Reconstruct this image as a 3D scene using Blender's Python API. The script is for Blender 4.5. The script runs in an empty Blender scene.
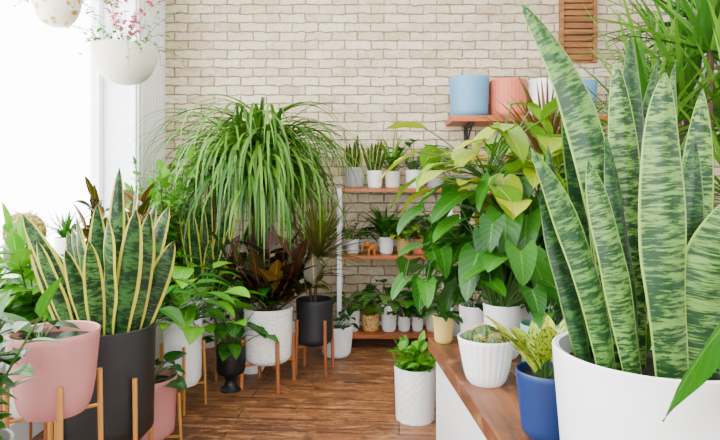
import bpy, math, random
from mathutils import Vector, Matrix
random.seed(11)
R=random.uniform
scene=bpy.context.scene

# ------------------------------------------------------------------ materials
def lin(c):
    o=[]
    for v in c:
        v=v/255.0
        o.append(v/12.92 if v<=0.04045 else ((v+0.055)/1.055)**2.4)
    return (o[0],o[1],o[2],1.0)
def deep(c,k=1.1,d=.9):
    L=.3*c[0]+.59*c[1]+.11*c[2]
    return lin([min(255,max(0,(L+(v-L)*k)*d)) for v in c])

class NT:
    def __init__(s,name):
        s.m=bpy.data.materials.new(name); s.m.use_nodes=True
        s.n=s.m.node_tree.nodes; s.l=s.m.node_tree.links
        s.p=s.n['Principled BSDF']; s.out=s.n['Material Output']
    def new(s,t,**k):
        n=s.n.new(t)
        for a,v in k.items(): setattr(n,a,v)
        return n
    def link(s,a,b): s.l.new(a,b)
    def math(s,op,a,b=None,clamp=False):
        n=s.new('ShaderNodeMath',operation=op); n.use_clamp=clamp
        for i,v in enumerate((a,b)):
            if v is None: continue
            if isinstance(v,(int,float)): n.inputs[i].default_value=v
            else: s.link(v,n.inputs[i])
        return n.outputs[0]
    def mix(s,f,a,b,blend='MIX'):
        n=s.new('ShaderNodeMixRGB',blend_type=blend)
        for i,v in enumerate((f,a,b)):
            if isinstance(v,(int,float)): n.inputs[i].default_value=v
            elif isinstance(v,tuple): n.inputs[i].default_value=v
            else: s.link(v,n.inputs[i])
        return n.outputs[0]
    def noise(s,vec,scale,detail=3,rough=.5):
        n=s.new('ShaderNodeTexNoise'); n.inputs['Scale'].default_value=scale
        n.inputs['Detail'].default_value=detail; n.inputs['Roughness'].default_value=rough
        if vec is not None: s.link(vec,n.inputs['Vector'])
        return n.outputs['Fac']
    def ramp(s,f,a,b):
        n=s.new('ShaderNodeMapRange'); n.inputs[1].default_value=a; n.inputs[2].default_value=b
        s.link(f,n.inputs[0]); return n.outputs[0]
    def bump(s,h,st,dist=.01):
        n=s.new('ShaderNodeBump'); n.inputs['Strength'].default_value=st; n.inputs['Distance'].default_value=dist
        s.link(h,n.inputs['Height']); s.link(n.outputs[0],s.p.inputs['Normal'])

def plain(name,c,rough=.5,metal=0,var=.06,nscale=14,bump=0):
    t=NT(name); tc=t.new('ShaderNodeTexCoord').outputs['Object']
    f=t.noise(tc,nscale,4)
    c1=lin(c); c2=lin([max(0,v*(1-var*2)) for v in c])
    t.link(t.mix(f,c1,c2),t.p.inputs['Base Color'])
    t.p.inputs['Roughness'].default_value=rough; t.p.inputs['Metallic'].default_value=metal
    if bump: t.bump(t.noise(tc,120,4),bump,.003)
    return t.m

def leaf(name,c1,c2,vein=None,rough=.38,style=None,edge=None,dark=None,vs=26,trans=.2,us=1.3,th=(.47,.60),ew=(.62,.74)):
    t=NT(name)
    a=t.new('ShaderNodeAttribute',attribute_name='luv')
    sp=t.new('ShaderNodeSeparateXYZ'); t.link(a.outputs['Vector'],sp.inputs[0])
    u,v,r=sp.outputs
    au=t.math('ABSOLUTE',u)
    col=t.mix(r,deep(c1),deep(c2))
    if style=='snake':
        cb=t.new('ShaderNodeCombineXYZ')
        t.link(t.math('MULTIPLY',u,us),cb.inputs[0]); t.link(t.math('MULTIPLY',v,vs),cb.inputs[1]); t.link(t.math('MULTIPLY',r,40),cb.inputs[2])
        cc=t.new('ShaderNodeCombineXYZ')
        t.link(t.math('MULTIPLY',u,.5),cc.inputs[0]); t.link(t.math('MULTIPLY',v,vs*.22),cc.inputs[1]); t.link(t.math('MULTIPLY',r,70),cc.inputs[2])
        n=t.math('ADD',t.math('MULTIPLY',t.noise(cb.outputs[0],1.0,5,.68),.7),t.math('MULTIPLY',t.noise(cc.outputs[0],1.0,2),.3))
        f=t.ramp(n,*th)
        col=t.mix(f,col,deep(dark))
    if style=='spot':
        cb2=t.new('ShaderNodeCombineXYZ')
        t.link(t.math('MULTIPLY',u,4),cb2.inputs[0]); t.link(t.math('MULTIPLY',v,9),cb2.inputs[1]); t.link(t.math('MULTIPLY',r,40),cb2.inputs[2])
        f=t.ramp(t.noise(cb2.outputs[0],1.0,3),.5,.58)
        col=t.mix(f,col,deep(dark))
    if style=='calathea':
        w=t.math('SINE',t.math('ADD',t.math('MULTIPLY',v,40),t.math('MULTIPLY',au,-6)))
        col=t.mix(t.ramp(w,0,.7),col,deep(dark))
    if edge is not None:
        col=t.mix(t.ramp(au,*ew),col,deep(edge))
    if vein is not None:
        col=t.mix(t.ramp(au,.07,.02),col,deep(vein))
        w=t.math('SINE',t.math('ADD',t.math('MULTIPLY',v,44),t.math('MULTIPLY',au,-14)))
        if style is None:
            col=t.mix(t.math('MULTIPLY',t.ramp(w,.85,1),.22),col,deep(vein))
            t.bump(w,.12,.004)
    t.link(col,t.p.inputs['Base Color'])
    t.p.inputs['Roughness'].default_value=rough
    t.p.inputs['Specular IOR Level'].default_value=.35
    tr=t.new('ShaderNodeBsdfTranslucent'); t.link(col,tr.inputs[0])
    mx=t.new('ShaderNodeMixShader'); mx.inputs[0].default_value=trans
    t.link(t.p.outputs[0],mx.inputs[1]); t.link(tr.outputs[0],mx.inputs[2]); t.link(mx.outputs[0],t.out.inputs[0])
    return t.m

def wood(name,c1,c2,rough=.45,axis=0,scale=3,worn=0):
    t=NT(name); tc=t.new('ShaderNodeTexCoord').outputs['Object']
    mp=t.new('ShaderNodeMapping'); t.link(tc,mp.inputs[0])
    s=[scale*7]*3; s[axis]=scale*.6; mp.inputs['Scale'].default_value=s
    f=t.ramp(t.noise(mp.outputs[0],1,6,.7),.32,.68)
    k=t.ramp(t.noise(tc,4,4,.6),.45,.75)
    col=t.mix(f,lin(c1),lin(c2)); col=t.mix(t.math('MULTIPLY',k,.4),col,lin([v*.6 for v in c2]))
    if worn:
        m3=t.new('ShaderNodeMapping'); t.link(tc,m3.inputs[0]); q=[30,30,30]; q[axis]=6; m3.inputs['Scale'].default_value=q
        col=t.mix(t.math('MULTIPLY',t.ramp(t.noise(m3.outputs[0],1,6,.8),.52,.66),worn),col,lin([v*.45 for v in c2]))
        col=t.mix(t.math('MULTIPLY',t.ramp(t.noise(tc,9,5,.75),.55,.7),worn*.6),col,lin((204,150,98)))
    t.link(col,t.p.inputs['Base Color']); t.p.inputs['Roughness'].default_value=rough
    t.bump(f,.25,.003); return t.m

def brick_mat():
    t=NT('painted_brick'); tc=t.new('ShaderNodeTexCoord').outputs['Object']
    sp=t.new('ShaderNodeSeparateXYZ'); t.link(tc,sp.inputs[0])
    cb=t.new('ShaderNodeCombineXYZ'); t.link(sp.outputs[0],cb.inputs[0]); t.link(sp.outputs[2],cb.inputs[1])
    dn=t.new('ShaderNodeTexNoise'); dn.inputs['Scale'].default_value=13; dn.inputs['Detail'].default_value=4; t.link(tc,dn.inputs['Vector'])
    ad=t.new('ShaderNodeMixRGB',blend_type='ADD'); ad.inputs[0].default_value=.034
    t.link(cb.outputs[0],ad.inputs[1]); t.link(dn.outputs['Color'],ad.inputs[2])
    b=t.new('ShaderNodeTexBrick'); t.link(ad.outputs[0],b.inputs['Vector'])
    b.inputs['Scale'].default_value=1; b.inputs['Brick Width'].default_value=.215; b.inputs['Row Height'].default_value=.074
    b.inputs['Mortar Size'].default_value=.0062; b.inputs['Mortar Smooth'].default_value=.7; b.inputs['Bias'].default_value=-.1
    b.inputs['Color1'].default_value=lin((216,200,170)); b.inputs['Color2'].default_value=lin((180,160,128)); b.inputs['Mortar'].default_value=lin((142,122,94))
    big=t.ramp(t.noise(tc,2.2,5,.65),.45,.7)
    col=t.mix(t.math('MULTIPLY',big,.4),b.outputs['Color'],lin((160,134,100)))
    wh=t.ramp(t.noise(tc,11,5,.7),.48,.68)
    col=t.mix(t.math('MULTIPLY',wh,.5),col,lin((228,216,190)))
    sm=t.ramp(t.noise(tc,30,5,.75),.54,.68)
    col=t.mix(t.math('MULTIPLY',sm,.5),col,lin((128,106,78)))
    t.link(col,t.p.inputs['Base Color']); t.p.inputs['Roughness'].default_value=.8
    h=t.math('SUBTRACT',t.math('MULTIPLY',t.noise(tc,30,5),.9),b.outputs['Fac'])
    t.bump(h,1.0,.018); return t.m

def floor_mat():
    t=NT('plank_floor'); tc=t.new('ShaderNodeTexCoord').outputs['Object']
    mp=t.new('ShaderNodeMapping'); t.link(tc,mp.inputs[0]); mp.inputs['Rotation'].default_value=(0,0,math.radians(4))
    b=t.new('ShaderNodeTexBrick'); t.link(mp.outputs[0],b.inputs['Vector'])
    b.inputs['Scale'].default_value=1; b.inputs['Brick Width'].default_value=2.3; b.inputs['Row Height'].default_value=.145
    b.inputs['Mortar Size'].default_value=.0045; b.inputs['Mortar Smooth'].default_value=.2; b.offset=.37
    b.inputs['Color1'].default_value=lin((162,102,56)); b.inputs['Color2'].default_value=lin((92,52,28)); b.inputs['Mortar'].default_value=lin((24,12,8))
    m2=t.new('ShaderNodeMapping'); t.link(mp.outputs[0],m2.inputs[0]); m2.inputs['Scale'].default_value=(1.6,20,1)
    g=t.ramp(t.noise(m2.outputs[0],1.5,8,.78),.4,.60)
    col=t.mix(t.math('MULTIPLY',g,.8),b.outputs['Color'],lin((56,30,16)))
    m3=t.new('ShaderNodeMapping'); t.link(mp.outputs[0],m3.inputs[0]); m3.inputs['Scale'].default_value=(2,8,1)
    sp=t.ramp(t.noise(m3.outputs[0],2.5,7,.85),.51,.62)
    col=t.mix(t.math('MULTIPLY',sp,.62),col,lin((208,150,94)))
    dk=t.ramp(t.noise(tc,9,7,.85),.53,.62)
    col=t.mix(t.math('MULTIPLY',dk,.65),col,lin((40,22,13)))
    t.link(col,t.p.inputs['Base Color']); t.p.inputs['Roughness'].default_value=.46
    t.bump(t.math('SUBTRACT',t.math('MULTIPLY',g,-.4),b.outputs['Fac']),.6,.005); return t.m

M={}
M['brick']=brick_mat(); M['floor']=floor_mat()
M['paint']=plain('white_wall_paint',(240,241,242),.6,var=.02)
M['ceil']=plain('ceiling_paint',(240,240,238),.7,var=.02)
M['frame']=plain('white_frame_paint',(240,242,242),.4,var=.02)
M['white']=plain('white_ceramic',(245,245,244),.3,var=.02)
M['offw']=plain('offwhite_ceramic',(226,220,200),.5,var=.05,bump=.2)
M['grey']=plain('grey_ceramic',(160,160,155),.6,var=.08,bump=.3)
M['black']=plain('black_matte_pot',(14,15,17),.45,var=.1)
M['charcoal']=plain('charcoal_pot',(30,32,37),.6,var=.1)
M['pink']=plain('dusty_pink_pot',(184,120,116),.5,var=.03)
M['terra']=plain('salmon_pot',(214,110,82),.55,var=.03)
M['blue']=plain('blue_pot',(18,48,102),.42,var=.05)
M['lblue']=plain('light_blue_pot',(98,154,188),.5,var=.03)
M['mint']=plain('mint_pot',(116,178,154),.5,var=.03)
M['cream']=plain('cream_pot',(214,186,104),.5,var=.05)
M['soil']=plain('potting_soil',(36,23,15),.95,var=.3,nscale=60,bump=.8)
M['gold']=plain('brass_leg',(196,138,64),.35,.4,var=.05)
M['rope']=plain('rope',(214,202,180),.8)
M['stem']=plain('green_stem',(58,100,24),.5,var=.15)
M['bark']=plain('brown_stem',(94,68,40),.8,var=.25,nscale=40,bump=.5)
M['pinkfl']=plain('pink_petal',(226,80,130),.6)
M['tan']=plain('tan_clay',(206,124,50),.6,var=.1)
M['orange']=wood('orange_shelf_wood',(190,102,44),(140,66,26),.45,0)
M['oak']=wood('stand_wood',(178,108,54),(130,70,34),.5,2)
M['bench']=wood('bench_wood',(142,84,46),(58,31,17),.5,1,2.2,worn=.7)
M['dkwood']=wood('old_slats_wood',(168,110,56),(92,54,28),.7,0)
def speck(name,c,d,sc,lo,hi):
    t=NT(name); tc=t.new('ShaderNodeTexCoord').outputs['Object']
    v=t.new('ShaderNodeTexVoronoi'); v.inputs['Scale'].default_value=sc; t.link(tc,v.inputs['Vector'])
    f=t.ramp(v.outputs['Distance'],hi,lo)
    t.link(t.mix(f,lin(c),lin(d)),t.p.inputs['Base Color']); t.p.inputs['Roughness'].default_value=.6
    t.bump(f,.4,.004); return t.m
M['speck']=speck('speckled_ceramic',(238,236,230),(130,126,118),55,.12,.26)
M['woven']=speck('woven_basket',(222,180,106),(112,72,34),70,.2,.5)
M['dbasket']=speck('dark_basket',(70,60,48),(24,20,16),60,.2,.5)
M['pattern']=speck('patterned_ceramic',(240,228,204),(190,130,46),26,.2,.4)
# leaves
M['l_big']=leaf('snake_leaf_pale',(142,180,90),(100,146,66),rough=.42,style='snake',dark=(22,62,26),edge=(150,184,84),vs=92,us=1.1,th=(.44,.53),ew=(.88,.95),trans=.12)
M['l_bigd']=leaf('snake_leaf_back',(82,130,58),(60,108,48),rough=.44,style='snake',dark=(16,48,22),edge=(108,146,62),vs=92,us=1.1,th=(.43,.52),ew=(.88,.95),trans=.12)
M['l_snake']=leaf('snake_leaf_green',(78,120,56),(40,84,38),rough=.4,style='snake',dark=(12,40,18),edge=(196,190,74),vs=44,us=1.3,th=(.44,.53),ew=(.70,.78),trans=.14)
M['l_mid']=leaf('leaf_mid_green',(20,76,12),(56,122,22),vein=(98,152,48),rough=.38)
M['l_dark']=leaf('leaf_deep_green',(10,50,14),(32,88,22),vein=(66,118,42),rough=.34)
M['l_bright']=leaf('leaf_bright_green',(46,120,18),(108,174,34),vein=(134,188,66),rough=.34)
M['l_lime']=leaf('leaf_lime',(170,180,14),(74,144,18),vein=(186,198,60),rough=.4)
M['l_strap']=leaf('strap_leaf',(32,86,20),(112,160,50),rough=.42)
M['l_marg']=leaf('dracaena_leaf',(42,78,24),(100,122,42),rough=.45,edge=(100,48,38))
M['l_brown']=leaf('bronze_dracaena_leaf',(104,74,36),(66,92,28),rough=.45,edge=(90,48,34))
M['l_burg']=leaf('burgundy_rubber_leaf',(44,14,14),(24,46,16),vein=(130,38,30),rough=.24,trans=.08)
M['l_drub']=leaf('dark_rubber_leaf',(18,48,14),(86,66,20),vein=(170,126,44),rough=.26,trans=.1)
M['l_cal']=leaf('calathea_leaf',(116,160,70),(76,130,52),style='calathea',dark=(12,58,20),rough=.36)
M['l_spot']=leaf('speckled_leaf',(206,212,66),(160,190,52),style='spot',dark=(30,96,20),rough=.36)
M['cactus']=plain('golden_cactus',(132,126,40),.7,var=.2,nscale=60)
M['gcactus']=plain('green_cactus',(66,106,44),.6,var=.2,nscale=60)
M['spine']=plain('cactus_spine',(228,188,90),.6)

# ------------------------------------------------------------------ builder
class B:
    def __init__(s): s.v=[];s.f=[];s.fm=[];s.luv=[];s.mats=[];s.sm=[]
    def mi(s,m):
        if m not in s.mats: s.mats.append(m)
        return s.mats.index(m)
    def add(s,vs,fs,m,luv=None,smooth=True):
        o=len(s.v); i=s.mi(m)
        s.v+= [tuple(v) for v in vs]; s.luv+= luv if luv else [(0.5,0.5,0.5)]*len(vs)
        for f in fs: s.f.append(tuple(o+k for k in f)); s.fm.append(i); s.sm.append(smooth)
    def lathe(s,prof,cx,cy,m,seg=36,ribs=0,amp=0,ribz=None):
        if ribs: seg=ribs*4
        vs=[];fs=[]
        for k,(r,z) in enumerate(prof):
            for j in range(seg):
                a=2*math.pi*j/seg
                rr=r
                if ribs and (ribz is None or (ribz[0]<=k<=ribz[1])): rr=r*(1+amp*math.cos(ribs*a))
                vs.append((cx+rr*math.cos(a),cy+rr*math.sin(a),z))
        for k in range(len(prof)-1):
            for j in range(seg):
                j2=(j+1)%seg
                fs.append((k*seg+j,k*seg+j2,(k+1)*seg+j2,(k+1)*seg+j))
        s.add(vs,fs,m)
    def disc(s,cx,cy,z,r,m,seg=28):
        vs=[(cx,cy,z)]+[(cx+r*math.cos(2*math.pi*j/seg),cy+r*math.sin(2*math.pi*j/seg),z) for j in range(seg)]
        s.add(vs,[(0,1+j,1+(j+1)%seg) for j in range(seg)],m)
    def box(s,x0,x1,y0,y1,z0,z1,m):
        vs=[(x,y,z) for x in(x0,x1) for y in(y0,y1) for z in(z0,z1)]
        s.add(vs,[(0,1,3,2),(4,6,7,5),(0,4,5,1),(2,3,7,6),(0,2,6,4),(1,5,7,3)],m,smooth=False)
    def prism(s,poly,z0,z1,m):
        n=len(poly); vs=[(x,y,z0) for x,y in poly]+[(x,y,z1) for x,y in poly]
        s.add(vs,[tuple(range(n))[::-1],tuple(range(n,2*n))]+[(i,(i+1)%n,n+(i+1)%n,n+i) for i in range(n)],m,smooth=False)
    def tube(s,pts,r0,r1,m,seg=6):
        pts=[Vector(p) for p in pts]; n=len(pts); vs=[];fs=[]
        for i,p in enumerate(pts):
            T=(pts[min(i+1,n-1)]-pts[max(i-1,0)]).normalized()
            A=T.cross(Vector((0.13,0.97,0.2))).normalized(); C=T.cross(A)
            r=r0+(r1-r0)*i/(n-1)
            for j in range(seg):
                a=2*math.pi*j/seg; vs.append(p+A*r*math.cos(a)+C*r*math.sin(a))
        for i in range(n-1):
            for j in range(seg): fs.append((i*seg+j,i*seg+(j+1)%seg,(i+1)*seg+(j+1)%seg,(i+1)*seg+j))
        fs.append(tuple(range(seg))); fs.append(tuple((n-1)*seg+k for k in range(seg))[::-1])
        s.add(vs,fs,m)
    def ell(s,c,r,m,seg=14,ring=8):
        vs=[];fs=[]
        for i in range(ring+1):
            ph=math.pi*i/ring
            for j in range(seg):
                a=2*math.pi*j/seg
                vs.append((c[0]+r[0]*math.sin(ph)*math.cos(a),c[1]+r[1]*math.sin(ph)*math.sin(a),c[2]-r[2]*math.cos(ph)))
        for i in range(ring):
            for j in range(seg): fs.append((i*seg+j,i*seg+(j+1)%seg,(i+1)*seg+(j+1)%seg,(i+1)*seg+j))
        s.add(vs,fs,m)
    def blade(s,pts,w,prof,m,side,cup=.25,lobe=0,nc=5,roll=0,wave=0):
        pts=[Vector(p) for p in pts]; n=len(pts); rnd=random.random(); vs=[];fs=[];lu=[]
        S0=Vector(side).normalized(); ph=R(0,6)
        for i,p in enumerate(pts):
            t=i/(n-1); T=(pts[min(i+1,n-1)]-pts[max(i-1,0)]).normalized()
            S=(S0-T*S0.dot(T)).normalized()
            if roll: S=Matrix.Rotation(roll*(0.4+.6*t),3,T)@S
            N=S.cross(T); ww=w*max(prof(t),.015)
            for k in range(nc):
                u=-1+2*k/(nc-1)
                q=p+S*u*ww*.5+N*cup*abs(u)**1.4*ww*.5-T*lobe*w*abs(u)*(1-t)**3
                if wave: q+=N*wave*w*abs(u)*math.sin(ph+t*14+u)
                vs.append(q); lu.append((u,t,rnd))
        for i in range(n-1):
            for k in range(nc-1): fs.append((i*nc+k,i*nc+k+1,(i+1)*nc+k+1,(i+1)*nc+k))
        s.add(vs,fs,m,lu)
    def done(s,name,loc=None,bevel=0):
        if loc is None: loc=(0,0,0)
        if 'potted' in name:   # foliage bends away from the walls it would touch
            ledge=loc[0]<-1.6
            def fix(v):
                x,y,z=v
                if y>4.42: y=4.42+.16*(1-math.exp(-(y-4.42)/.16))
                lo=-1.72 if ledge else -1.42
                if x<lo: x=lo-.15*(1-math.exp(-(lo-x)/.15))
                return (x,y,z)
            s.v=[fix(v) for v in s.v]
        me=bpy.data.meshes.new(name)
        me.from_pydata([(v[0]-loc[0],v[1]-loc[1],v[2]-loc[2]) for v in s.v],[],s.f)
        for m in s.mats: me.materials.append(M[m])
        me.polygons.foreach_set('material_index',s.fm); me.polygons.foreach_set('use_smooth',s.sm)
        at=me.attributes.new('luv','FLOAT_VECTOR','POINT')
        at.data.foreach_set('vector',[c for l in s.luv for c in l])
        me.update()
        me.set_sharp_from_angle(angle=math.radians(50))
        o=bpy.data.objects.new(name,me); o.location=loc; scene.collection.objects.link(o)
        if bevel:
            b=o.modifiers.new('bevel','BEVEL'); b.width=bevel; b.segments=2; b.limit_method='ANGLE'
        return o

# width profiles
def P_snake(t):
    a=min(1,.62+.95*t); return a*(1 if t<.55 else max(0,1-((t-.55)/.45)**2.0)**.75)
def P_strap(t): return min(1,.5+4*t)*max(0,1-t**2.4)**.9
def P_lance(t): return math.sin(math.pi*min(1,t**.75))**.9 if t<1 else 0
def P_ovate(t): return math.sin(math.pi*min(1,t**.62))**.8 if 0<t<1 else 0
def P_heart(t): return (max(0,1-t)**.62)*(min(1,.72+1.9*t)) if t<1 else 0

def path(p,az,el,L,droop,n=8,curl=0):
    x,y,z=p; out=[Vector(p)]; d=L/n
    for i in range(n):
        e=math.radians(max(-88,el-droop*((i+.5)/n)**1.1)); a=az+curl*i/n
        x+=d*math.cos(e)*math.cos(a); y+=d*math.cos(e)*math.sin(a); z+=d*math.sin(e)
        out.append(Vector((x,y,z)))
    return out
def sd(az): return (math.sin(az),-math.cos(az),0)

def leafat(b,p,az,el,L,W,m,prof=P_ovate,droop=40,cup=.25,lobe=0,n=7,wave=0):
    b.blade(path(p,az,el,L,droop,n),W,prof,m,sd(az),cup,lobe,5,roll=R(-.35,.35),wave=wave)

# ------------------------------------------------------------------ pots
def pot(b,x,y,z0,h,rt,rb,m,bowl=.12,ribs=0,amp=.02,zig=False):
    prof=[(0.001,z0),(rb*.8,z0)]; K=12
    for i in range(K+1):
        k=i/K; r=rb+(rt-rb)*k
        if k<bowl: r*=.82+.18*math.sqrt(max(0,1-(1-k/bowl)**2))
        prof.append((r,z0+h*k))
    n=len(prof); th=max(.006,rt*.07)
    prof+=[(rt-th*.3,z0+h+.003),(rt-th,z0+h),(rt-th,z0+h*.86)]
    b.lathe(prof,x,y,m,40,ribs,amp,(2,n-2))
    b.disc(x,y,z0+h*.88,rt-th*.9,'soil')
def stand(b,x,y,r,zleg,zbase,m,lw=.011,a0=.785,splay=0.01,n=4):
    for i in range(n):
        a=a0+2*math.pi*i/n; c,s_=math.cos(a),math.sin(a); R1=r+lw*.9; R0=R1+splay
        b.tube([(x+R0*c,y+R0*s_,0),(x+R1*c,y+R1*s_,zleg)],lw*.85,lw,m,8)
        if i<n/2 or n==3: b.tube([(x+R1*c,y+R1*s_,zbase-lw*.8),(x-(R1*c if n==4 else 0),y-(R1*s_ if n==4 else 0),zbase-lw*.8)],lw*.7,lw*.7,m,6)

# ------------------------------------------------------------------ plants
def straps(b,c,n,L,W,el,droop,m,prof=P_strap,r0=.02,nc=3,cup=.3,seg=8):
    for i in range(n):
        az=i*2.399+R(-.2,.2); rr=R(0,r0)
        b.blade(path((c[0]+rr*math.cos(az),c[1]+rr*math.sin(az),c[2]),az,R(*el),R(*L),R(*droop),seg,R(-.3,.3)),R(.8,1.1)*W,prof,m,sd(az),cup,0,nc,roll=R(-.3,.3))
def snake(b,c,n,L,W,m,r0=.05,lean=16):
    for i in range(n):
        az=i*2.399; q=math.sqrt((i+.5)/n); rr=r0*q; sa=R(-.7,.7)
        b.blade(path((c[0]+rr*math.cos(az),c[1]+rr*math.sin(az),c[2]-.02),az,90-lean*q*R(.6,1.4),R(*L)*(1.05-.3*q),R(-8,10),14),W*R(.8,1.1),P_snake,m,(math.cos(sa),math.sin(sa),0),-.3,0,7,roll=R(-.5,.5),wave=.05)
def blocked(p,zone):
    return any(a[0]<p[0]<a[1] and a[2]<p[1]<a[3] and p[2]<a[4] for a in zone)
CLEAR=[(.26,.60,1.6,2.30,.86),(.2,.50,1.6,2.7,.70),(-.6,.26,1.6,2.8,1.02)]   # walkway and cactus pot stay clear
def petiol(b,c,n,H,LL,LW,m,el=(40,85),dr=(20,60),prof=P_ovate,lobe=0,leafel=(-10,25),ldr=(30,60),sr=.003,r0=.03,stem='stem',wave=0,zone=()):
    for i in range(n):
        az=i*2.399+R(-.3,.3); rr=R(0,r0)
        p=path((c[0]+rr*math.cos(az),c[1]+rr*math.sin(az),c[2]-.01),az,R(*el),R(*H),R(*dr),7)
        k=R(.8,1.15); L=R(*LL)*k
        tip=p[-1]+Vector((math.cos(az),math.sin(az),-.5))*L*.75
        if zone and (blocked(p[-1],zone) or blocked(tip,zone)): continue
        b.tube(p,sr*1.2,sr*.8,stem,5)
        leafat(b,p[-1],az+R(-.4,.4),R(*leafel),L,LW*k,m,prof,R(*ldr),.22,lobe,8,wave)
def branchy(b,c,n,H,nl,LL,LW,m,el=(60,88),dr=(0,30),prof=P_ovate,leafel=(0,50),ldr=(20,50),sr=.005,start=.3,stem='stem',r0=.03,ns=10):
    for i in range(n):
        az=i*2.399+R(-.3,.3); rr=R(0,r0)
        p=path((c[0]+rr*math.cos(az),c[1]+rr*math.sin(az),c[2]-.01),az,R(*el),R(*H),R(*dr),ns)
        b.tube(p,sr,sr*.5,stem,6)
        for j in range(nl):
            t=start+(1-start)*(j+.5)/nl; f=t*ns; k=min(int(f),ns-1); q=p[k].lerp(p[k+1],f-k)
            la=az+j*2.4+R(-.4,.4); s_=R(.75,1.15)
            leafat(b,q,la,R(*leafel),R(*LL)*s_,LW*s_,m,prof,R(*ldr),.25,0,6)
        leafat(b,p[-1],az,70,R(*LL)*.9,LW*.8,m,prof,20)
def vine(b,p,az,L,n,LL,LW,m,el=30,drop=110,prof=P_heart,lobe=.35):
    q=path(p,az,el,L,drop,n,R(-.5,.5)); b.tube(q,.0028,.0016,'stem',5)
    for k,c in enumerate(q[1:]):
        a=az+(1.1 if k%2 else -1.1)+R(-.4,.4)
        s_=R(.8,1.1); leafat(b,c,a,R(-50,0),LL*s_,LW*s_,m,prof,R(20,60),.2,lobe,7)
def bez(p0,p1,p2,n=20):
    return [Vector(p0)*(1-t)**2+Vector(p1)*2*t*(1-t)+Vector(p2)*t*t for t in [i/n for i in range(n+1)]]

# ================================================================== ROOM
YB=4.6; XL=-1.6; XR=3.0; ZC=3.2; YF=-1.5; YW=3.95
def simple(name,boxes,bevel=0):
    b=B()
    for q in boxes: b.box(*q)
    return b.done(name,bevel=bevel)
simple('floor',[(XL-.3,XR+.1,YF-.1,YB+.1,-.08,0,'floor')])
simple('wall_back',[(XL-.3,XR+.1,YB,YB+.12,0,ZC,'brick')])
simple('wall_right',[(XR,XR+.1,YF,YB,0,ZC,'paint')])
simple('unseen_wall_front',[(XL-.3,-1.0,YF-.1,YF,0,ZC,'paint'),(1.4,XR+.1,YF-.1,YF,0,ZC,'paint'),(-1.0,1.4,YF-.1,YF,0,.7,'paint'),(-1.0,1.4,YF-.1,YF,2.4,ZC,'paint')])  # unseen wall behind the camera, added to limit incoming sky light
simple('unseen_front_window',[(-1.0,-.94,YF-.08,YF-.02,.7,2.4,'frame'),(1.34,1.4,YF-.08,YF-.02,.7,2.4,'frame'),(-.94,1.34,YF-.08,YF-.02,.7,.76,'frame'),(-.94,1.34,YF-.08,YF-.02,2.34,2.4,'frame'),(.17,.23,YF-.08,YF-.02,.76,2.34,'frame')],.004)  # unseen window added behind the camera, its opening sized for front fill
simple('ceiling',[(XL-.3,XR+.1,YF-.1,YB+.1,ZC,ZC+.1,'ceil')])
simple('wall_left',[(XL-.3,XL,YF,YW,0,.78,'paint'),(XL-.3,XL,YF,YW,3.0,ZC,'paint'),(XL-.3,XL,YW,YB,0,ZC,'paint'),(XL-.3,XL,YF,YF+.3,.78,3.0,'paint')])
simple('window_1',[(XL-.27,XL-.21,YW-.06,YW,.80,3.0,'frame'),(XL-.27,XL-.21,1.5,1.57,.80,3.0,'frame'),(XL-.27,XL-.21,YF+.3,YF+.38,.80,3.0,'frame'),
  (XL-.27,XL-.21,YF+.38,YW-.06,.80,.86,'frame'),(XL-.27,XL-.21,YF+.38,YW-.06,2.94,3.0,'frame')],.004)
simple('trim_1',[(XL-.3,XL+.03,YF+.3,YW,.78,.80,'frame')],.004)
simple('trim_2',[(XL,XL+.025,YW-.02,YW+.13,.0,3.05,'frame'),(XL+.025,XL+.04,YW,YW+.04,0,3.05,'frame'),(XL+.025,XL+.04,YW+.07,YW+.11,0,3.05,'frame')],.004)
b=B(); y=YW+.14
while y<4.53:
    b.box(XL,XL+.014,y,y+.056,.14,3.18,'frame'); y+=.063
b.done('trim_3',bevel=.004)
simple('baseboard_left',[(XL,XL+.018,YF,YW-.03,0,.13,'frame')],.003)
simple('baseboard_back',[(XL+.02,XR,YB-.018,YB,0,.12,'frame')],.003)
b=B(); x0,x1=1.63,1.93
b.box(x0,x0+.03,YB-.05,YB,2.24,3.19,'dkwood'); b.box(x1-.03,x1,YB-.05,YB,2.24,3.19,'dkwood')
b.box(x0+.03,x1-.03,YB-.012,YB,2.24,3.19,'dkwood')
z=2.26
while z<3.1:
    b.box(x0+.03,x1-.03,YB-.04,YB-.012,z,z+.04,'dkwood'); z+=.052
b.done('wooden_slat_panel',bevel=.004)

# ================================================================== FURNITURE
b=B(); X0,X1,Y0,Y1=-.175,.70,4.24,4.56
for x in (X0,X1-.035):
    for y in (Y0,Y1-.035): b.box(x,x+.035,y,y+.035,0,1.212,'frame')
    b.box(x+.008,x+.027,Y0+.035,Y1-.035,0,1.2,'frame')
for z in (1.212,.70,.10): b.box(X0+.0355,X1-.0355,Y0+.004,Y1-.004,z-.028,z,'orange')
b.box(X0+.036,X1-.036,Y1-.014,Y1-.006,.75,.8,'frame')
b.done('plant_shelf_unit',(.26,4.4,0),.003)

for (name,xa,xb,z) in (('wall_shelf',.70,2.02,1.767),('wall_shelf',.86,1.75,1.47)):
    b=B(); b.box(xa,xb,4.25,4.598,z-.045,z,'orange')
    for x in (xa+.15,xb-.17):
        b.box(x,x+.03,4.30,4.598,z-.065,z-.045,'black'); b.box(x,x+.03,4.575,4.598,z-.24,z-.065,'black')
        b.tube([(x+.015,4.33,z-.06),(x+.015,4.585,z-.22)],.008,.008,'black')
    b.done(name,(xa,4.6,z),.003)

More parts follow.
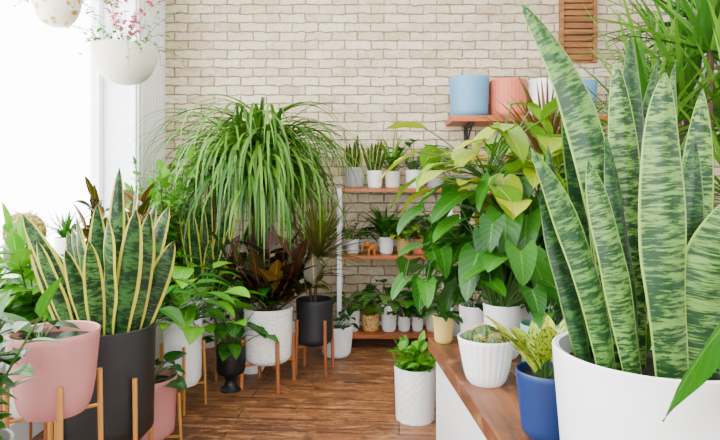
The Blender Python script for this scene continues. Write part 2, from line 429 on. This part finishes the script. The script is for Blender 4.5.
b=B()
def ex(y): return .324+(2.67-y)*.0617
W=1.35; np_=6
for i in range(np_):
    a0=W*i/np_+(.002 if i else 0); a1=W*(i+1)/np_-.002
    b.prism([(ex(.35)+a0,.35),(ex(.35)+a1,.35),(ex(2.67)+a1,2.67),(ex(2.67)+a0,2.67)],.44,.5,'bench')
b.prism([(ex(.4)+.03,.4),(ex(.4)+W-.03,.4),(ex(2.63)+W-.03,2.63),(ex(2.63)+.03,2.63)],0,.44,'frame')
b.done('wooden_display_bench',(1,1.5,0),.005)

def epot(name,x,y,z,h,rt,rb,m,**k):
    b=B(); pot(b,x,y,z,h,rt,rb,m,**k); b.done(name,(x,y,z))
zs=1.767
epot('planter_pot',.862,4.42,zs,.31,.155,.145,'lblue')
epot('ribbed_planter_pot',1.168,4.42,zs,.29,.143,.135,'terra',ribs=30,amp=.012)
epot('ribbed_planter_pot',1.456,4.42,zs,.29,.138,.13,'white',ribs=30,amp=.012)
epot('planter_pot',1.735,4.42,zs,.28,.13,.12,'lblue')

# ================================================================== SHELF UNIT PLANTS
def shelfplant(name,x,z,h,r,m,fn,y=4.38,rb=None,**k):
    b=B(); pot(b,x,y,z,h,r,rb or r*.86,m,**k); fn(b,(x,y,z+h*.88)); b.done(name,(x,y,z))
zt=1.212
shelfplant('potted_snake_plant',-.045,zt,.16,.078,'grey',lambda b,c:snake(b,c,12,(.2,.32),.045,'l_snake',.04),ribs=24,amp=.03)
shelfplant('potted_snake_plant',.115,zt,.135,.062,'white',lambda b,c:snake(b,c,13,(.26,.38),.04,'l_snake',.03))
shelfplant('potted_spider_plant',.255,zt,.13,.06,'offw',lambda b,c:straps(b,c,40,(.25,.38),.02,(40,88),(20,80),'l_strap'))
shelfplant('potted_philodendron',.42,zt,.14,.065,'white',lambda b,c:petiol(b,c,26,(.12,.3),(.13,.18),.09,'l_mid'))
shelfplant('potted_fern',.585,zt,.14,.065,'grey',lambda b,c:straps(b,c,60,(.18,.28),.028,(20,85),(30,90),'l_mid'))
zm=.70
shelfplant('potted_calathea',-.055,zm,.115,.055,'white',lambda b,c:petiol(b,c,26,(.08,.22),(.1,.15),.07,'l_dark'))
shelfplant('potted_parlor_palm',.205,zm,.13,.06,'white',lambda b,c:straps(b,c,60,(.22,.36),.03,(30,88),(30,80),'l_mid'))
shelfplant('potted_croton',.34,zm,.12,.055,'cream',lambda b,c:petiol(b,c,22,(.05,.16),(.09,.13),.065,'l_lime'))
shelfplant('potted_calathea',.47,zm,.12,.055,'terra',lambda b,c:petiol(b,c,26,(.12,.28),(.14,.2),.09,'l_cal'))
shelfplant('potted_peace_lily',.59,zm,.13,.06,'white',lambda b,c:petiol(b,c,26,(.14,.3),(.13,.2),.08,'l_dark'))
zb=.10
shelfplant('potted_rubber_plant',-.06,zb,.16,.062,'white',lambda b,c:petiol(b,c,20,(.06,.2),(.11,.15),.085,'l_mid'))
shelfplant('potted_succulent',.083,zb,.13,.07,'woven',lambda b,c:straps(b,c,40,(.1,.17),.035,(20,88),(0,20),'l_lime',P_lance))
shelfplant('potted_dieffenbachia',.226,zb,.2,.062,'white',lambda b,c:petiol(b,c,28,(.1,.26),(.15,.22),.09,'l_cal'),ribs=20,amp=.03)
shelfplant('potted_ivy',.345,zb,.115,.05,'white',lambda b,c:petiol(b,c,24,(.07,.24),(.09,.13),.08,'l_dark'))
shelfplant('potted_succulent',.45,zb,.11,.047,'white',lambda b,c:straps(b,c,36,(.1,.18),.03,(30,88),(0,20),'l_mid',P_lance))
shelfplant('potted_pothos',.575,zb,.15,.065,'offw',lambda b,c:petiol(b,c,28,(.1,.28),(.11,.16),.09,'l_mid'))
b=B(); x,y,z=.09,4.33,zm
b.ell((x,y,z+.062),(.042,.032,.034),'tan'); b.ell((x-.042,y-.012,z+.085),(.024,.022,.024),'tan')
for dx in(-.022,.022):
    for dy in(-.015,.015): b.tube([(x+dx,y+dy,z),(x+dx,y+dy,z+.05)],.011,.013,'tan',8)
b.tube([(x-.06,y-.02,z+.082),(x-.073,y-.026,z+.06),(x-.07,y-.03,z+.035),(x-.08,y-.03,z+.025)],.009,.005,'tan',8)
for dy in(-.03,.02): b.ell((x-.032,y-.012+dy,z+.088),(.016,.006,.02),'tan')
b.tube([(x+.04,y,z+.07),(x+.05,y,z+.04)],.004,.002,'tan')
b.done('elephant_figurine',(x,y,z))

# ================================================================== BACK LEFT GROUP
b=B(); x,y=-.565,3.45
pot(b,x,y,.15,.33,.15,.14,'speck',bowl=.08); stand(b,x,y,.147,.30,.15,'oak',.014,a0=.5)
branchy(b,(x,y,.44),8,(.25,.5),8,(.19,.26),.12,'l_burg',(50,88),(0,25),P_ovate,(10,65),(10,40),.007,.2,'bark')
branchy(b,(x,y,.44),5,(.2,.36),7,(.17,.22),.11,'l_drub',(35,80),(0,25),P_ovate,(10,60),(10,40),.007,.2,'bark')
b.done('potted_rubber_plant',(x,y,0))
b=B(); x,y=-.74,4.02
pot(b,x,y,0,.5,.17,.14,'grey',bowl=.05)
b.lathe([(.001,.42),(.12,.43),(.11,.5),(.06,.62),(.04,.9),(.034,1.3)],x,y,'bark',16)
for (dx,dy,dz,n) in ((0,0,1.30,130),(-.14,.0,1.40,115),(.14,-.02,1.42,115),(.02,-.05,1.50,120),(-.08,-.2,1.25,80),(.06,-.2,1.2,70)):
    b.tube([(x,y,1.0),(x+dx*.6,y+dy*.6,(1.0+dz)/2+.05),(x+dx,y+dy,dz)],.028,.02,'bark',8)
    straps(b,(x+dx,y+dy,dz),n,(.5,1.08),.026,(15,88),(125,195),'l_strap',P_strap,.03,3,.4,13)
b.done('potted_ponytail_palm',(x,y,0))
b=B(); x,y=-.30,3.7
pot(b,x,y,.19,.29,.122,.115,'charcoal',bowl=.06); stand(b,x,y,.12,.36,.19,'oak',.012,a0=.6)
b.tube([(x,y,.42),(x+.01,y,.6),(x+.02,y,.78)],.012,.01,'bark')
b.tube([(x-.02,y,.42),(x-.03,y,.55),(x-.05,y,.62)],.01,.01,'bark')
straps(b,(x+.02,y,.76),120,(.32,.48),.024,(0,88),(5,35),'l_marg',P_strap,.015)
straps(b,(x-.05,y,.62),60,(.28,.42),.022,(0,88),(10,50),'l_brown',P_strap,.015)
b.done('potted_dracaena',(x,y,0))
b=B(); pot(b,-.17,4.06,0,.22,.12,.1,'white',ribs=24,amp=.02); petiol(b,(-.17,4.06,.2),12,(.06,.15),(.09,.12),.06,'l_dark'); b.done('potted_peperomia',(-.17,4.06,0))
b=B(); x,y=-.775,3.36
b.lathe([(.001,0),(.062,0),(.062,.012),(.04,.03),(.03,.06),(.045,.09),(.08,.11),(.086,.13),(.086,.27),(.078,.27),(.078,.24)],x,y,'black',32)
b.disc(x,y,.245,.079,'soil'); petiol(b,(x,y,.245),38,(.12,.38),(.11,.16),.08,'l_mid',(35,88),(10,60)); b.done('potted_philodendron',(x,y,0))
b=B(); x,y=-.98,3.1
pot(b,x,y,.13,.36,.105,.098,'white',bowl=.06); stand(b,x,y,.104,.36,.13,'gold',.009,a0=.35)
petiol(b,(x,y,.45),60,(.14,.40),(.12,.18),.11,'l_bright',(35,88),(20,70),P_ovate,.12); b.done('potted_pothos',(x,y,0))
b=B(); x,y=-1.0,3.62
pot(b,x,y,.2,.32,.12,.11,'white'); stand(b,x,y,.118,.4,.2,'gold',.009)
snake(b,(x,y,.48),22,(.5,.84),.065,'l_snake',.09,16); b.done('potted_snake_plant',(x,y,0))
b=B(); x,y=-1.24,3.6
pot(b,x,y,0,.4,.15,.13,'offw')
branchy(b,(x,y,.35),28,(.7,1.1),38,(.07,.11),.058,'l_bright',(70,90),(0,24),P_ovate,(-10,50),(20,50),.006,.15,'bark'); b.done('potted_ficus_tree',(x,y,0))
b=B(); x,y=-1.36,3.1
pot(b,x,y,.2,.34,.14,.13,'white'); stand(b,x,y,.138,.4,.2,'oak',.011)
branchy(b,(x,y,.5),10,(.45,.78),10,(.14,.2),.1,'l_drub',(68,88),(0,22),P_ovate,(10,60),(10,40),.007,.2,'bark'); b.done('potted_rubber_plant',(x,y,0))
b=B(); x,y=-1.22,2.76
pot(b,x,y,.0,.3,.11,.1,'grey')
petiol(b,(x,y,.27),40,(.4,.75),(.15,.22),.1,'l_mid',(58,88),(5,50)); b.done('potted_peace_lily',(x,y,0))
b=B(); x,y=-.72,3.72
pot(b,x,y,0,.3,.1,.09,'white')
petiol(b,(x-.0,y,.27),34,(.2,.55),(.14,.2),.1,'l_dark',(55,88),(5,50)); b.done('potted_peace_lily',(x,y,0))

# ================================================================== LEFT FOREGROUND
b=B(); x,y=-1.017,2.25
pot(b,x,y,.207,.45,.186,.176,'black',bowl=.05); stand(b,x,y,.184,.48,.207,'gold',.010,a0=.95)
snake(b,(x,y,.62),28,(.48,.70),.082,'l_snake',.14,20); b.done('potted_snake_plant',(x,y,0))
b=B(); x,y=-.953,1.75
pot(b,x,y,.51,.25,.13,.108,'pink',bowl=.45); stand(b,x,y,.12,.62,.51,'gold',.009,a0=.6,n=4)
petiol(b,(x-.05,y,.72),16,(.03,.08),(.07,.1),.055,'l_dark',(40,85),(10,60)); b.done('potted_peperomia',(x,y,0))
b=B(); x,y=-1.0,2.64
pot(b,x,y,.04,.28,.135,.12,'pink'); stand(b,x,y,.134,.24,.04,'gold',.009,a0=.1)
petiol(b,(x,y,.29),14,(.06,.16),(.1,.14),.08,'l_dark',(30,80)); b.done('potted_peperomia',(x,y,0))
b=B(); x,y=-.98,1.38
pot(b,x,y,.30,.27,.11,.1,'grey'); stand(b,x,y,.11,.42,.30,'oak',.01)
branchy(b,(x,y,.54),14,(.26,.44),11,(.09,.13),.06,'l_mid',(62,88),(0,26),P_ovate,(0,50),(20,50),.005,.15); b.done('potted_zz_plant',(x,y,0))
b=B(); x,y=-1.40,2.42
pot(b,x,y,.25,.35,.13,.12,'white'); stand(b,x,y,.128,.4,.25,'oak',.01)
branchy(b,(x,y,.56),18,(.28,.5),11,(.11,.16),.085,'l_bright',(40,85),(0,40),P_ovate,(0,50),(20,50),.005,.2); b.done('potted_schefflera',(x,y,0))
b=B(); x,y=-1.72,2.86
pot(b,x,y,.80,.12,.105,.10,'dbasket',bowl=.3)
pr=[(.001,.88)]+[(.1*math.sin(math.pi*k/12)+.001,.985-.1*math.cos(math.pi*k/12)) for k in range(1,12)]+[(.004,1.082)]
b.lathe(pr,x,y,'cactus',ribs=18,amp=.06)
for k in range(2,12):
    for j in range(18):
        a=2*math.pi*j/18; r=.106*math.sin(math.pi*k/12); z=.985-.1*math.cos(math.pi*k/12)
        for q in range(3):
            aa=a+R(-.5,.5); e=R(-.02,.025)
            b.tube([(x+r*math.cos(a),y+r*math.sin(a),z),(x+(r+.02)*math.cos(a)+.012*math.cos(aa+1.5),y+(r+.02)*math.sin(a)+.012*math.sin(aa+1.5),z+e)],.0012,.0004,'spine',3)
b.done('potted_barrel_cactus',(x,y,.8))
b=B(); x,y=-1.73,3.3
pot(b,x,y,.80,.12,.08,.07,'white'); straps(b,(x,y,.91),36,(.15,.26),.02,(40,88),(20,80),'l_mid'); b.done('potted_fern',(x,y,.8))

# hanging planters
def hang(name,x,y,zt,zb,r,m,fn):
    b=B(); K=10; pr=[]
    for k in range(K+1):
        a=math.pi/2*k/K; pr.append((max(.001,r*math.sin(a)**.75),zb+(zt-zb)*(1-math.cos(a))))
    pr+=[(r*.94,zt),(r*.93,zt-.03)]
    b.lathe(pr,x,y,m,40); b.disc(x,y,zt-.025,r*.93,'soil')
    for i in range(3):
        a=.4+i*2.094; b.tube([(x+r*.96*math.cos(a),y+r*.96*math.sin(a),zt-.01),(x,y,zt+.62)],.0025,.0025,'rope')
    b.tube([(x,y,zt+.62),(x,y,ZC)],.003,.003,'rope'); b.ell((x,y,zt+.62),(.012,.012,.012),'gold'); b.tube([(x,y,ZC-.02),(x,y,ZC)],.02,.02,'gold')
    fn(b,(x,y,zt-.02)); b.done(name,(x,y,zb))
def trail(b,c):
    for i in range(22):
        az=i*2.4; p=path((c[0]+.08*math.cos(az),c[1]+.08*math.sin(az),c[2]),az,R(20,85),R(.12,.3),R(10,150),8)
        b.tube(p,.0016,.001,'stem',4)
        for q in p[2:]: leafat(b,q,R(0,6.3),R(-20,40),R(.02,.035),.018,'l_bright',n=3)
    for i in range(16):
        az=R(0,6.3); p=path((c[0],c[1],c[2]),az,80,R(.15,.36),R(10,60),6); b.tube(p,.0014,.001,'stem',4)
        for q in p[3:]:
            for k in range(4): leafat(b,q,R(0,6.3),R(-20,60),.02,.016,'pinkfl',n=3)
hang('hanging_planter',-1.09,2.6,1.86,1.69,.145,'offw',trail)
hang('hanging_planter',-1.30,2.4,2.045,1.90,.10,'pattern',trail)

# ================================================================== FLOOR PLANT centre
b=B(); x,y=.29,2.95
def zig(b,x,y,z0,h,rt,rb,m):
    seg=96; K=28; vs=[];fs=[]
    for k in range(K+1):
        f=k/K; r=rb+(rt-rb)*f
        for j in range(seg):
            a=2*math.pi*j/seg; tri=abs(((j/seg*12)%1)*2-1); rr=r*(1+.02*math.sin(2*math.pi*(f*7+tri*.9)))
            vs.append((x+rr*math.cos(a),y+rr*math.sin(a),z0+h*f))
    for k in range(K):
        for j in range(seg): fs.append((k*seg+j,k*seg+(j+1)%seg,(k+1)*seg+(j+1)%seg,(k+1)*seg+j))
    b.add(vs,fs,m); b.lathe([(.001,z0),(rb,z0)],x,y,m,40); b.lathe([(rt,z0+h),(rt-.01,z0+h+.003),(rt-.012,z0+h-.04)],x,y,m,40)
    b.disc(x,y,z0+h-.03,rt-.01,'soil')
zig(b,x,y,0,.27,.108,.1,'white')
branchy(b,(x,y,.24),11,(.1,.17),8,(.07,.1),.045,'l_bright',(30,88),(0,40),P_lance,(0,50),(20,50),.004,.15); b.done('potted_gardenia',(x,y,0))

# ================================================================== BENCH PLANTS
zc=.5
b=B(); x,y=.46,2.04
pot(b,x,y,zc,.165,.103,.072,'white',bowl=.35,ribs=26,amp=.018)
for (dx,dy,r) in ((0,0,.042),(.05,.02,.03),(-.05,.01,.03),(.015,-.055,.026),(-.02,.055,.028),(-.035,-.045,.022)):
    c=(x+dx,y+dy,zc+.14+r*.7); b.lathe([(.001,c[2]-r),(r*.8,c[2]-r*.6),(r,c[2]),(r*.75,c[2]+r*.7),(.002,c[2]+r)],c[0],c[1],'gcactus',ribs=10,amp=.1)
    for k in range(60):
        a=R(0,6.3); e=R(0,1.5); d=Vector((math.cos(a)*math.cos(e),math.sin(a)*math.cos(e),math.sin(e))); q=Vector(c)+d*r*.9
        b.tube([q,q+d*.012],.001,.0003,'spine',3)
b.done('potted_cactus',(x,y,zc))
b=B(); x,y=.535,1.6
pot(b,x,y,zc,.185,.088,.07,'blue',bowl=.15)
petiol(b,(x,y,zc+.165),18,(.02,.08),(.11,.17),.055,'l_spot',(58,88),(0,30),P_lance,0,(40,80),(10,50)); b.done('potted_dieffenbachia',(x,y,zc))
b=B(); x,y=.66,2.0
pot(b,x,y,zc,.22,.085,.075,'mint')
petiol(b,(x,y,zc+.2),30,(.12,.26),(.11,.15),.10,'l_mid',(30,88),(20,80),P_heart,.35,(-20,30),(40,80),zone=CLEAR); b.done('potted_pothos',(x,y,zc))
b=B(); x,y=.60,2.36
pot(b,x,y,zc,.22,.08,.07,'white')
petiol(b,(x,y,zc+.2),110,(.2,.55),(.13,.19),.135,'l_mid',(30,88),(20,85),P_heart,.35,(-70,10),(30,70),r0=.05,zone=CLEAR)
for (az,L,el) in ((3.0,.5,60),(3.3,.42,50),(3.7,.45,60),(4.3,.4,70)):
    vine(b,(x-.05,y,.85+R(0,.1)),az,L,6,.13,.105,'l_mid',el,150)
b.done('potted_heartleaf_philodendron',(x,y,zc))
b=B(); x,y=.385,2.58
pot(b,x,y,zc,.12,.05,.04,'cream'); petiol(b,(x,y,zc+.11),12,(.03,.1),(.07,.1),.05,'l_dark'); b.done('potted_peperomia',(x,y,zc))
b=B(); x,y=.52,2.57
pot(b,x,y,zc,.17,.065,.055,'white'); petiol(b,(x,y,zc+.15),26,(.1,.3),(.10,.14),.09,'l_dark',(20,88),(20,90),P_heart,.3,zone=CLEAR); b.done('potted_pothos',(x,y,zc))
b=B(); x,y=.84,2.48
pot(b,x,y,zc,.27,.13,.11,'white')
b.tube([(x,y,.72),(x-.05,y,.95),(x-.16,y,1.15),(x-.26,y,1.28)],.014,.009,'stem',8)
b.tube([(x,y,.72),(x-.02,y,.95),(x-.05,y,1.2)],.014,.009,'stem',8)
petiol(b,(x-.28,y,1.26),40,(.12,.36),(.15,.21),.12,'l_lime',(-5,85),(0,50),P_ovate,.15,(-50,50),(20,60),.004,wave=.03)
petiol(b,(x-.05,y,1.15),30,(.15,.38),(.15,.22),.12,'l_lime',(10,85),(0,50),P_ovate,.15,(-50,50),(20,60),.004,wave=.03)
petiol(b,(x-.1,y,1.0),60,(.15,.42),(.15,.21),.15,'l_mid',(0,75),(10,70),P_heart,.3,(-70,10),(20,60),.004,zone=CLEAR)
petiol(b,(x,y,.8),36,(.15,.34),(.15,.21),.15,'l_dark',(20,80),(10,70),P_heart,.3,(-60,10),(20,60),.004,zone=CLEAR)
b.done('potted_lime_philodendron',(x,y,zc))
b=B(); x,y=1.0,3.0
pot(b,x,y,0,.4,.16,.14,'offw'); b.tube([(x,y,.35),(x+.02,y,.8),(x,y,1.30)],.018,.014,'bark',8)
straps(b,(x,y,1.30),130,(.38,.58),.026,(-10,88),(10,45),'l_brown',P_strap,.02); b.done('potted_dracaena',(x,y,0))
b=B(); x,y=1.35,3.5
pot(b,x,y,0,.42,.19,.17,'white'); petiol(b,(x,y,.38),60,(.45,1.0),(.22,.3),.2,'l_dark',(50,88),(10,60),P_heart,.25,(-30,30),(30,70),.006); b.done('potted_philodendron',(x,y,0))
b=B(); x,y=2.1,3.5
pot(b,x,y,0,.45,.2,.18,'charcoal')
for (dx,h) in ((-.12,1.9),(.1,1.6),(.02,2.25)):
    b.tube([(x,y,.4),(x+dx*.7,y,h*.6),(x+dx,y,h)],.022,.016,'bark',8)
    straps(b,(x+dx,y,h),80,(.45,.75),.032,(-20,88),(10,50),'l_mid',P_strap,.02)
b.done('potted_dragon_tree',(x,y,0))
b=B(); x,y=1.22,1.95
pot(b,x,y,zc,.3,.14,.12,'white')
for (dx,dy,h) in ((.0,0,1.68),(.1,.03,1.42),(-.16,.1,1.36),(.0,.15,1.5),(.05,-.1,1.15)):
    b.tube([(x,y,.75),(x+dx*.6,y+dy*.6,h*.75),(x+dx,y+dy,h)],.014,.011,'bark',8)
    straps(b,(x+dx,y+dy,h),60,(.36,.62),.022,(-25,88),(0,30),'l_strap',P_strap,.015)
b.done('potted_dragon_tree',(x,y,zc))
# big-leaved plant at the near right end of the bench
b=B(); x,y=.96,.93
pot(b,x,y,zc,.24,.12,.1,'grey')
for (az,el,L,dr,LL,LW) in ((2.4,70,.4,50,.24,.17),(1.2,70,.35,40,.22,.14),(5,60,.25,40,.2,.14),(.2,60,.3,40,.22,.14),(4.2,60,.24,40,.22,.15)):
    p=path((x,y,.7),az,el,L,dr,8); b.tube(p,.005,.004,'stem'); leafat(b,p[-1],az,0,LL,LW,'l_bright',P_ovate,80,.25,.1,10)
for (base,mid,tip,wd,side) in (((.615,.87,1.02),(.53,.83,1.02),(.438,.81,.865),.125,(-.45,-.55,.65)),((.65,.86,.90),(.585,.82,.91),(.515,.80,.77),.11,(-.45,-.55,.65)),((.70,.84,1.04),(.66,.80,1.10),(.60,.80,1.03),.10,(-.3,-.8,.4))):
    b.tube(bez((x-.03,y,.7),(x-.12,y-.02,base[2]+.06),base,12),.005,.004,'stem'); b.blade(bez(base,mid,tip,14),wd,P_ovate,'l_mid',side,.25,.12,7,wave=.02)
b.done('potted_philodendron',(x,y,zc))
# hero snake plant
b=B(); x,y=.60,1.15
pot(b,x,y,zc,.37,.195,.165,'white',bowl=.12)
S=[ # base dx,dy ; mid x,z ; tip x,y,z ; width, roll
 ((-.07,.00),(.535,1.36),(.335,1.16,1.585),.08,.25,'l_big'),
 ((.00,-.09),(.575,1.15),(.572,1.05,1.42),.09,.0,'l_big'),
 ((.04,-.07),(.66,1.02),(.695,1.04,1.19),.096,-.2,'l_big'),
 ((-.10,-.04),(.46,1.10),(.335,1.10,1.285),.058,.3,'l_big'),
 ((-.06,-.06),(.50,1.1),(.447,1.10,1.26),.058,.2,'l_big'),
 ((.00,.06),(.60,1.2),(.605,1.25,1.55),.07,.2,'l_bigd'),
 ((.10,.02),(.70,1.1),(.735,1.2,1.42),.07,-.3,'l_big'),
 ((.07,.07),(.67,1.1),(.66,1.28,1.36),.06,.3,'l_bigd'),
 ((-.04,.08),(.54,1.15),(.51,1.25,1.40),.06,-.4,'l_bigd'),
 ((-.11,.06),(.45,1.05),(.42,1.25,1.30),.055,.4,'l_bigd'),
 ((.12,-.04),(.76,1.0),(.80,1.1,1.2),.07,-.2,'l_big'),
 ((.05,.02),(.64,1.2),(.655,1.16,1.47),.065,.5,'l_big'),
 ((-.02,.02),(.565,1.2),(.53,1.16,1.47),.064,-.3,'l_big'),
 ((-.08,.1),(.50,1.2),(.47,1.3,1.5),.055,.6,'l_bigd'),
 ((.03,.1),(.63,1.2),(.69,1.3,1.5),.06,.5,'l_bigd'),
 ((-.04,-.02),(.54,1.1),(.50,1.14,1.32),.05,.5,'l_bigd'),
 ((.09,.1),(.70,1.1),(.77,1.3,1.35),.06,.1,'l_bigd'),
 ((.0,.12),(.6,1.1),(.58,1.32,1.28),.055,.1,'l_bigd'),
 ((.02,-.02),(.62,1.0),(.625,1.1,1.22),.055,.3,'l_bigd'),
 ((-.12,.02),(.44,1.0),(.385,1.2,1.2),.045,.3,'l_bigd'),
 ((.06,-.02),(.66,1.05),(.67,1.12,1.30),.06,-.3,'l_bigd'),
 ((-.02,.1),(.56,1.1),(.54,1.28,1.33),.06,.1,'l_bigd'),
]
for (d,m_,t_,w,ro,mm) in S:
    b.blade(bez((x+d[0],y+d[1],.80),(m_[0],y+d[1],m_[1]),t_,26),w,P_snake,mm,(1,.0,.0),-.4,0,7,roll=ro,wave=.04)
b.done('potted_snake_plant',(x,y,zc))

# ================================================================== LIGHT
w=bpy.data.worlds.new('sky'); scene.world=w; w.use_nodes=True
bg=w.node_tree.nodes['Background']; bg.inputs[0].default_value=(.97,.985,1,1); bg.inputs[1].default_value=14.0
def area(name,loc,rot,sx,sy,e,c=(1,1,1),portal=False):
    l=bpy.data.lights.new(name,'AREA'); l.shape='RECTANGLE'; l.size=sx; l.size_y=sy; l.energy=e; l.color=c
    if portal: l.cycles.is_portal=True
    o=bpy.data.objects.new(name,l); o.location=loc; o.rotation_euler=rot; scene.collection.objects.link(o)
area('window_portal',(XL-.31,1.375,1.9),(0,math.radians(-90),0),2.2,5.15,1,portal=True)
area('window_portal',(.2,YF-.11,1.55),(math.radians(90),0,0),2.4,1.7,1,portal=True)
area('added_ceiling_fill',(.5,2.9,3.15),(0,0,0),2.2,1.6,60,(1,.97,.92))  # fill light added below the ceiling, with no fixture behind it

# ================================================================== CAMERA
cd=bpy.data.cameras.new('camera'); cd.sensor_width=36; cd.lens=28; cd.shift_y=-30/720; cd.clip_start=.02
co=bpy.data.objects.new('camera',cd); co.location=(0,0,1.2); co.rotation_euler=(math.radians(90),0,0)
scene.collection.objects.link(co); scene.camera=co
